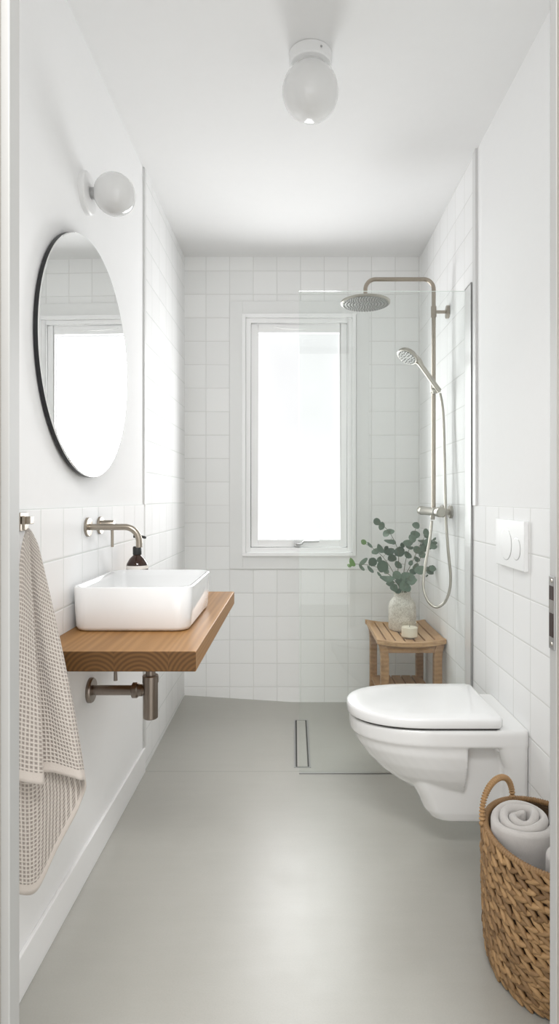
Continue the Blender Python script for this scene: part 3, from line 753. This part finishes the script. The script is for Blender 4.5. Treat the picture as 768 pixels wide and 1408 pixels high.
# linear drain
t = thing('linear_drain', 'long narrow linear drain with tile insert set in the shower floor', 'drain', (0.043, 2.75, 0.0))
def dz(y): return fz_(0.043, y)
def strip(mb, x0, x1, y0, y1, h0, h1, mi=0):
    vs = [(x0, y0, dz(y0) + h0), (x1, y0, dz(y0) + h0), (x1, y1, dz(y1) + h0), (x0, y1, dz(y1) + h0), (x0, y0, dz(y0) + h1), (x1, y0, dz(y0) + h1), (x1, y1, dz(y1) + h1), (x0, y1, dz(y1) + h1)]
    mb.add(vs, [(0, 3, 2, 1), (4, 5, 6, 7), (0, 1, 5, 4), (1, 2, 6, 5), (2, 3, 7, 6), (3, 0, 4, 7)], mi)
mb = MB(); y0, y1 = 2.465, 3.03
strip(mb, 0.000, 0.007, y0, y1, -0.01, 0.0022); strip(mb, 0.062, 0.069, y0, y1, -0.01, 0.0022); strip(mb, 0.007, 0.062, y0, y0 + 0.004, -0.01, 0.0022); strip(mb, 0.007, 0.062, y1 - 0.004, y1, -0.01, 0.0022)
mb.build('drain_frame', M['steel'], t, smooth=False)
mb = MB(); strip(mb, 0.007, 0.062, y0 + 0.004, y1 - 0.004, -0.01, 0.0008); mb.build('drain_slot', M['dark'], t, smooth=False)
mb = MB(); strip(mb, 0.0135, 0.0555, y0 + 0.008, y1 - 0.008, -0.004, 0.0024); mb.build('drain_insert', M['floor'], t, smooth=False)

# ------------------------------------------------------------------ STOOL
sx0, sx1, sy0, sy1, st_ = 0.374, 0.688, 2.725, 3.185, 0.462
def sag(x):
    q = (x - (sx0 + sx1) / 2) / ((sx1 - sx0) / 2); return -0.016 * (1 - q * q)
t = thing('teak_stool', 'slatted teak shower stool with curved seat and lower shelf', 'stool', (0.531, 2.955, -0.012))
mb = MB()
def slat(mb, xa, xb, ya, yb, zt, th, n=4, fn=sag):
    lo = []
    xs_ = [xa + (xb - xa) * k / n for k in range(n + 1)]
    for y in (ya, yb):
        lo.append([(x, y, zt + fn(x)) for x in xs_] + [(x, y, zt + fn(x) - th) for x in reversed(xs_)])
    mb.loft(lo)
ns = 7; pitch = (sx1 - sx0) / ns
for k in range(ns):
    slat(mb, sx0 + k * pitch + 0.0038, sx0 + (k + 1) * pitch - 0.0038, sy0 + 0.032, sy1 - 0.032, st_, 0.022)
for ya, yb in ((sy0, sy0 + 0.031), (sy1 - 0.031, sy1)):
    slat(mb, sx0, sx1, ya, yb, st_, 0.021, 14)
seat_ = mb.build('seat', M['teak'], t, smooth=False, bevel=0.0018, bseg=2)
mb = MB()
for q in range(4): slat(mb, sx0 + 0.03, sx1 - 0.03, sy0 + 0.075 + q * 0.085, sy0 + 0.135 + q * 0.085, st_ - 0.0222, 0.010, 8)
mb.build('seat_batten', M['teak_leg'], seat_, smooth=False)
mb = MB()
for ya in (sy0 + 0.022, sy1 - 0.042): mb.box(0.41, 0.660, ya, ya + 0.018, 0.395, 0.436)
for xa in (0.402, 0.650): mb.box(xa, xa + 0.018, sy0 + 0.04, sy1 - 0.04, 0.395, 0.437)
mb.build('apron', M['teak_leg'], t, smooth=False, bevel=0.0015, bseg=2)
for lx_, sg in ((0.395, -1), (0.636, 1)):
    for ly_ in (sy0 + 0.014, sy1 - 0.050):
        mb = MB(); w = 0.036; zf = fz_(lx_, ly_ + 0.018) - 0.0
        lo = []
        for z, o_ in ((zf + 0.0005, 0.0), (0.37, 0.0), (0.405, 0.003 * sg), (0.43, 0.010 * sg), (0.444, 0.016 * sg)):
            e = max(0, z - 0.40) * 0.0
            lo.append([(lx_ + o_, ly_, z), (lx_ + w + o_, ly_, z), (lx_ + w + o_, ly_ + w, z), (lx_ + o_, ly_ + w, z)])
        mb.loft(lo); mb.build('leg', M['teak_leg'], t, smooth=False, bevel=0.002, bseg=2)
mb = MB()
for k in range(5):
    xa = 0.402 + k * 0.0525; slat(mb, xa, xa + 0.047, sy0 + 0.03, sy1 - 0.03, 0.175, 0.014, 2, lambda x: 0)
mb.box(0.402, 0.664, sy0 + 0.018, sy0 + 0.036, 0.140, 0.1605); mb.box(0.402, 0.664, sy1 - 0.046, sy1 - 0.028, 0.140, 0.1605)
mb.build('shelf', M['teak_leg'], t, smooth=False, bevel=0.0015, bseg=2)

# vase, eucalyptus, candle
vx, vy_ = 0.536, 2.995
vb = st_ - 0.0155 + 0.0003
prof = [(0.055, 0.0), (0.063, 0.004), (0.0675, 0.016), (0.068, 0.06), (0.0675, 0.115), (0.063, 0.136), (0.052, 0.152), (0.043, 0.162), (0.0405, 0.172), (0.0415, 0.186), (0.043, 0.189), (0.040, 0.190), (0.036, 0.184), (0.036, 0.165), (0.045, 0.14), (0.055, 0.10), (0.05, 0.02)]
mb = MB(); mb.lathe(prof, (vx, vy_, vb), seg=56)
tag(mb.build('stoneware_vase', M['stone'], origin=(vx, vy_, vb), angle=60), 'speckled cream stoneware vase holding eucalyptus on the teak stool', 'vase')
cx_, cy_ = 0.540, 2.825
cb2 = st_ - 0.0155 + 0.0003
t = thing('candle', 'cream wax candle in a clear glass beside the vase', 'candle', (cx_, cy_, cb2))
mb = MB(); mb.lathe([(0.034, 0), (0.0385, 0.003), (0.0392, 0.01), (0.0392, 0.068), (0.0385, 0.0695), (0.0372, 0.068), (0.0372, 0.052)], (cx_, cy_, cb2), seg=48, cap1=False); mb.build('candle_jar', M['jar'], t)
mb = MB(); mb.lathe([(0.032, 0.005), (0.0366, 0.009), (0.0368, 0.050), (0.035, 0.0508), (0.001, 0.050)], (cx_, cy_, cb2), seg=40); mb.build('wax', M['wax'], t)
mb = MB(); mb.tube([(cx_, cy_, cb2 + 0.05), (cx_ + 0.001, cy_, cb2 + 0.060)], 0.0012, 8); mb.build('wick', M['wick'], t)

t = thing('eucalyptus_bunch', 'bunch of leafy grey-green eucalyptus branches standing in the vase', 'plant', (vx, vy_, vb + 0.10))
def pw(cx, cy, y):
    a, b_ = 470 + cx / 5.12, 700 + cy / 5.12
    return Vector(((a - 404) * y / 830, y, H - (b_ - 685) * y / 830))
branches = [
    (3.03, [(395, 470), (395, 300), (330, 160), (245, 85)], [(245, 88, 25, 0), (278, 118, 26, 0), (310, 172, 24, 0), (342, 157, 24, 1), (335, 226, 34, 2), (425, 255, 18, 1), (362, 235, 18, 1)]),
    (2.93, [(370, 500), (300, 440), (210, 398), (60, 385)], [(72, 376, 27, 5), (52, 398, 14, 5), (150, 370, 32, 3), (138, 412, 24, 4), (200, 425, 26, 4), (215, 372, 30, 0), (285, 402, 36, 0), (262, 460, 18, 4)]),
    (3.08, [(380, 480), (320, 380), (250, 300), (150, 235)], [(152, 232, 20, 5), (195, 253, 22, 4), (235, 297, 26, 1), (270, 280, 30, 0), (310, 278, 18, 0), (332, 298, 34, 1), (262, 356, 19, 0), (350, 345, 31, 0), (312, 440, 20, 1)]),
    (3.02, [(430, 470), (450, 350), (490, 230), (525, 112)], [(520, 115, 28, 1), (515, 178, 31, 0), (494, 206, 28, 0), (466, 237, 30, 1), (477, 271, 24, 2), (404, 300, 33, 0), (462, 322, 26, 0), (395, 392, 26, 0), (425, 255, 16, 1)]),
    (2.97, [(440, 480), (490, 380), (540, 270), (595, 170)], [(592, 165, 24, 0), (600, 190, 20, 1), (527, 287, 25, 0), (565, 322, 26, 1), (525, 352, 22, 0), (578, 262, 26, 0), (560, 225, 24, 2), (483, 380, 16, 0)]),
    (2.92, [(450, 490), (520, 390), (590, 290), (660, 210)], [(658, 212, 15, 3), (656, 245, 22, 0), (640, 262, 24, 1), (606, 236, 28, 0), (575, 278, 24, 0), (612, 265, 22, 1)]),
    (2.94, [(450, 510), (510, 450), (580, 435), (668, 425)], [(520, 408, 26, 0), (545, 430, 34, 1), (615, 434, 28, 0), (640, 418, 22, 1), (664, 424, 24, 0), (597, 470, 10, 3), (500, 440, 22, 0)]),
    (2.92, [(415, 560), (395, 530), (350, 505), (300, 480)], [(318, 488, 42, 2), (340, 522, 24, 1), (385, 465, 28, 0), (365, 555, 28, 1), (390, 575, 22, 1), (405, 510, 24, 0)]),
    (2.90, [(440, 560), (445, 520), (462, 490), (480, 470)], [(462, 480, 42, 0), (485, 505, 32, 1), (445, 530, 32, 0), (430, 545, 30, 0), (460, 560, 24, 1), (425, 500, 28, 0)]),
]
def leaf(mb, c, r, kind, rng):
    # slightly cupped round leaf with a pointed base
    face = Vector((rng.uniform(-0.7, 0.7), -1, rng.uniform(-0.45, 0.75)))
    asp = rng.uniform(0.74, 0.96)
    roll = rng.uniform(0, 2 * PI)
    if kind == 1: face = Vector((rng.uniform(-0.3, 0.3), -0.75, 0.65)); asp = 0.85
    if kind == 2: face = Vector((0.1, -0.45, 0.9)); roll = rng.uniform(-0.2, 0.2); asp = 0.8
    if kind in (3, 4): asp = 0.42; roll = R(-40 if kind == 3 else 50); face = Vector((0.1, -1, 0.3))
    face.normalize()
    a = face.orthogonal(); 
    up = (Vector((0, 0, 1)) - face * face.z).normalized(); a = face.cross(up)
    ca, sa = math.cos(roll), math.sin(roll)
    A = a * ca + up * sa; B = up * ca - a * sa
    n = 12; vs = [c - face * r * 0.12]; fs = []
    for ringk, rr_ in ((1, 0.55), (2, 1.0)):
        for k in range(n):
            th = 2 * PI * k / n; w = 1.0 + (0.12 if k == 0 else 0) + 0.03 * math.sin(3 * th + roll)
            vs.append(c + (A * math.cos(th) + B * math.sin(th) * asp) * r * rr_ * w + face * (r * 0.16 * (rr_ ** 2) * math.cos(2 * th) * 0.7))
    for k in range(n):
        fs.append((0, 1 + k, 1 + (k + 1) % n)); fs.append((1 + k, 1 + n + k, 1 + n + (k + 1) % n, 1 + (k + 1) % n))
    mb.add(vs, fs, 1 if kind == 5 else 0)
rng = random.Random(11)
for Y_, path, lv in branches:
    base = Vector((vx + rng.uniform(-0.015, 0.015), vy_ + rng.uniform(-0.012, 0.012), vb + 0.11))
    neck = Vector((vx + rng.uniform(-0.02, 0.02), vy_ + rng.uniform(-0.02, 0.02), vb + 0.186))
    P = [base, neck] + [pw(a, b_, vy_ + (Y_ - vy_) * min(1, (i + 1) / 3)) for i, (a, b_) in enumerate(path)]
    sp_ = smoothpath(P, 6)
    mb = MB(); mb.tube(sp_, [0.0024 - 0.0014 * i / len(sp_) for i in range(len(sp_))], 8)
    stalk = mb; mb = MB()
    for a, b_, r_, kd in lv:
        c = pw(a, b_, Y_ + rng.uniform(-0.025, 0.025)); c.x = min(c.x, 0.672)
        near = min(sp_, key=lambda q: (q - c).length)
        stalk.tube([near, near.lerp(c, 0.5) + Vector((0, 0, 0.003)), c], 0.0008, 6)
        leaf(mb, c, 1.18 * r_ / 5.12 / 277, kd, rng)
    br = stalk.build('branch', M['stem'], t)
    fo = mb.build('foliage', [M['leaf'], M['leaf_tip']], br, angle=0)

# ------------------------------------------------------------------ BASKET
def bc(z):
    k = max(0, min(1, z / 0.36)); return Vector((0.574 - 0.014 * k, 1.412 - 0.062 * k))
def brad(z):
    k = max(0, min(1, z / 0.36)); f = 0.113 + 0.013 * k, 0.155 + 0.012 * k
    e = 1.0 if z > 0.05 else 0.93 + 0.07 * math.sin(PI / 2 * max(0, z) / 0.05)
    belly = 1 + 0.03 * math.sin(PI * k)
    return f[0] * e * belly, f[1] * e * belly
def bpt(th, z, off=0.0):
    c = bc(z); a, b_ = brad(z)
    return Vector((c.x + (a + off) * math.cos(th), c.y + (b_ + off) * math.sin(th), z))
BH = 0.346
t = thing('seagrass_basket', 'woven seagrass basket with loop handle filled with rolled towels', 'basket', (0.574, 1.412, 0))
mb = MB(); seg = 72
def ringl(z, off): return [bpt(2 * PI * q / seg, z, off) for q in range(seg)]
zs = [0.004, 0.03, 0.06, 0.12, 0.2, 0.28, 0.335, BH - 0.004]
mb.loft([ringl(z, -0.005) for z in zs] + [ringl(z, -0.012) for z in reversed(zs[1:])] + [ringl(0.012, -0.012)], True, True)
mb.build('basket_lining', M['lining'], t)
mb = MB(); rng = random.Random(5)
rows = 25; dzr = (BH - 0.012) / rows
base_e = []
nth, nph = 8, 5
for i in range(nph + 1):
    for k in range(nth):
        ph = PI * i / nph; th = 2 * PI * k / nth
        base_e.append((math.cos(ph), math.sin(ph) * math.cos(th), math.sin(ph) * math.sin(th)))
efs = [(i * nth + k, i * nth + (k + 1) % nth, (i + 1) * nth + (k + 1) % nth, (i + 1) * nth + k) for i in range(nph) for k in range(nth)]
for rI in range(rows):
    z = 0.008 + dzr * (rI + 0.5)
    cnt = 38
    al0 = -38 if rI % 2 == 0 else 22
    for q in range(cnt):
        th = 2 * PI * (q + (0.5 if (rI // 2) % 2 else 0) + rng.uniform(-0.12, 0.12)) / cnt
        p = bpt(th, z + rng.uniform(-0.001, 0.001), 0.0)
        tan = (bpt(th + 0.01, z) - bpt(th - 0.01, z)).normalized()
        up = (bpt(th, z + 0.005) - bpt(th, z - 0.005)).normalized()
        nr = tan.cross(up).normalized()
        al = R(al0 + rng.uniform(-9, 9))
        A = tan * math.cos(al) + up * math.sin(al); B = nr.cross(A)
        la, lb_, lc = 0.0205 * rng.uniform(0.9, 1.15), 0.0071 * rng.uniform(0.85, 1.15), 0.0064
        tilt = rng.uniform(0.05, 0.22)
        A2 = (A + nr * tilt).normalized(); n2 = A2.cross(B).normalized() * -1
        if n2.dot(nr) < 0: n2 = -n2
        p2 = p + nr * rng.uniform(-0.0015, 0.0015)
        mb.add([p2 + A2 * e[0] * la + B * e[1] * lb_ + n2 * e[2] * lc for e in base_e], efs)
mb.build('basket_weave', M['seagrass'], t, angle=0)
# rim: wrapped cord
mb = MB(); n = 260
def coil(fn, n, r, pitchn, mb, seg=10, closed=False, amp=0.16):
    pts = [fn(i / n) for i in range(n + (0 if closed else 1))]
    mb.tube(pts, [r * (1 + amp * math.sin(2 * PI * pitchn * i / n)) for i in range(len(pts))], seg)
coil(lambda q: bpt(2 * PI * q, BH, -0.004), 900, 0.0065, 150, mb, 8)
mb.build('basket_rim', M['seagrass'], t, angle=0)
pa, pb = bpt(R(163), BH - 0.006, 0.003), bpt(R(96), BH - 0.004, -0.004)
mid = (pa + pb) / 2; dr = (pb - pa)
def arch(q):
    a = PI * q
    return mid - dr * 0.5 * math.cos(a) * (1.0 + 0.05 * math.sin(a)) + Vector((-0.006 * math.sin(a), 0, 0.078 * (math.sin(a) ** 0.75)))
mb = MB(); coil(arch, 420, 0.0062, 34, mb, 10, amp=0.26)
hd = mb.build('basket_handle', M['seagrass'], t, angle=0)

def rolled(mx_, my__, rad, ztop, turns, th, phase, zbot, label):
    # spiral cloth swept with a rounded strip section
    mb = MB(); n = int(turns * 40); loops = []
    r0 = rad - th * 0.5 - turns * th * 1.02
    for i in range(n + 1):
        q = i / n; a = phase + turns * 2 * PI * q
        r_ = max(0.003, r0 + turns * th * 1.02 * q) 
        sq = 1 + 0.04 * math.sin(2 * a + phase) + 0.02 * math.sin(3 * a)
        wob = 0.006 * math.sin(a * 1.0 + phase) + 0.003 * math.sin(2.3 * a) - 0.012 * (q ** 2) + 0.004
        hw = th * 0.5 * min(1.0, 0.45 + q * 5) * (1 if q < 0.98 else 0.75); wob -= 0.012 * (1 - min(1.0, q * 5))
        prof = []
        for k in range(7):
            b_ = PI * k / 6; prof.append((math.cos(b_) * hw, ztop + wob + (math.sin(b_) - 1) * hw * 1.2))
        prof += [(-hw, (ztop + zbot) / 2), (-hw * 0.8, zbot), (hw * 0.8, zbot), (hw, (ztop + zbot) / 2)]
        lo = []
        for dr_, z in prof:
            c = bc(z); rr2 = (r_ * sq + dr_) * (0.93 + 0.10 * max(0.0, min(1.0, (z - 0.22) / 0.15)))
            lo.append((c.x + mx_ + rr2 * math.cos(a), c.y + my__ + rr2 * math.sin(a), z))
        loops.append(lo)
    mb.loft(loops)
    c = bc(zbot)
    o = mb.build('rolled_towel', M['terry'], origin=(c.x + mx_, c.y + my__, zbot), angle=0)
    return tag(o, label, 'towel', 'rolled grey towels in the basket')
rolled(-0.046, 0.014, 0.074, 0.387, 2.9, 0.0180, 0.6, 0.020, 'large rolled grey towel nearest the basket handle, spiral end up')
rolled(0.002, -0.102, 0.040, 0.378, 2.3, 0.0165, 2.2, 0.020, 'rolled grey towel at the front right of the basket, partly hidden by doorframe')
rolled(0.070, 0.060, 0.040, 0.392, 2.3, 0.0165, 4.0, 0.020, 'rolled grey towel at the back right of the basket, mostly hidden by doorframe')

# ------------------------------------------------------------------ LIGHT
w = bpy.data.worlds.new('World'); scene.world = w; w.use_nodes = True
bg = w.node_tree.nodes['Background']; bg.inputs[0].default_value = (1.0, 0.995, 0.985, 1); bg.inputs[1].default_value = 1.6
def area(name, loc, rot, sx, sy, power, col=(1, 1, 1)):
    ld = bpy.data.lights.new(name, 'AREA'); ld.shape = 'RECTANGLE'; ld.size = sx; ld.size_y = sy; ld.energy = power; ld.color = col
    o = bpy.data.objects.new(name, ld); COL.objects.link(o); o.location = loc; o.rotation_euler = rot
    return o
area('hall_fill_light', (0.0, -0.50, 2.85), (R(55), 0, 0), 1.2, 0.5, 54, (1, 0.995, 0.99))  # unseen fill added outside the door to brighten camera-facing sides
wd = area('window_daylight', (0.027, YB + 0.033, 1.440), (R(-90), 0, 0), 0.44, 1.12, 12.2, (0.985, 0.992, 1.0))
wd.data.spread = R(154)

# ------------------------------------------------------------------ CAMERA
cd = bpy.data.cameras.new('Camera'); cam = bpy.data.objects.new('Camera', cd); COL.objects.link(cam)
cam.location = (0, 0, H); cam.rotation_euler = (R(90), 0, 0)
cd.sensor_fit = 'HORIZONTAL'; cd.sensor_width = 36; cd.lens = 36 * 830 / 768
cd.shift_x = (384 - 404) / 768; cd.shift_y = (685 - 704) / 768
cd.clip_start = 0.02; cd.clip_end = 50
scene.camera = cam
scene.view_settings.view_transform = 'Standard'; scene.view_settings.look = 'None'
scene.view_settings.exposure = 0.09
scene.cycles.use_denoising = True
scene.cycles.max_bounces = 14; scene.cycles.diffuse_bounces = 8; scene.cycles.glossy_bounces = 6; scene.cycles.transparent_max_bounces = 16
scene.cycles.caustics_reflective = False; scene.cycles.caustics_refractive = False
scene.cycles.sample_clamp_indirect = 6
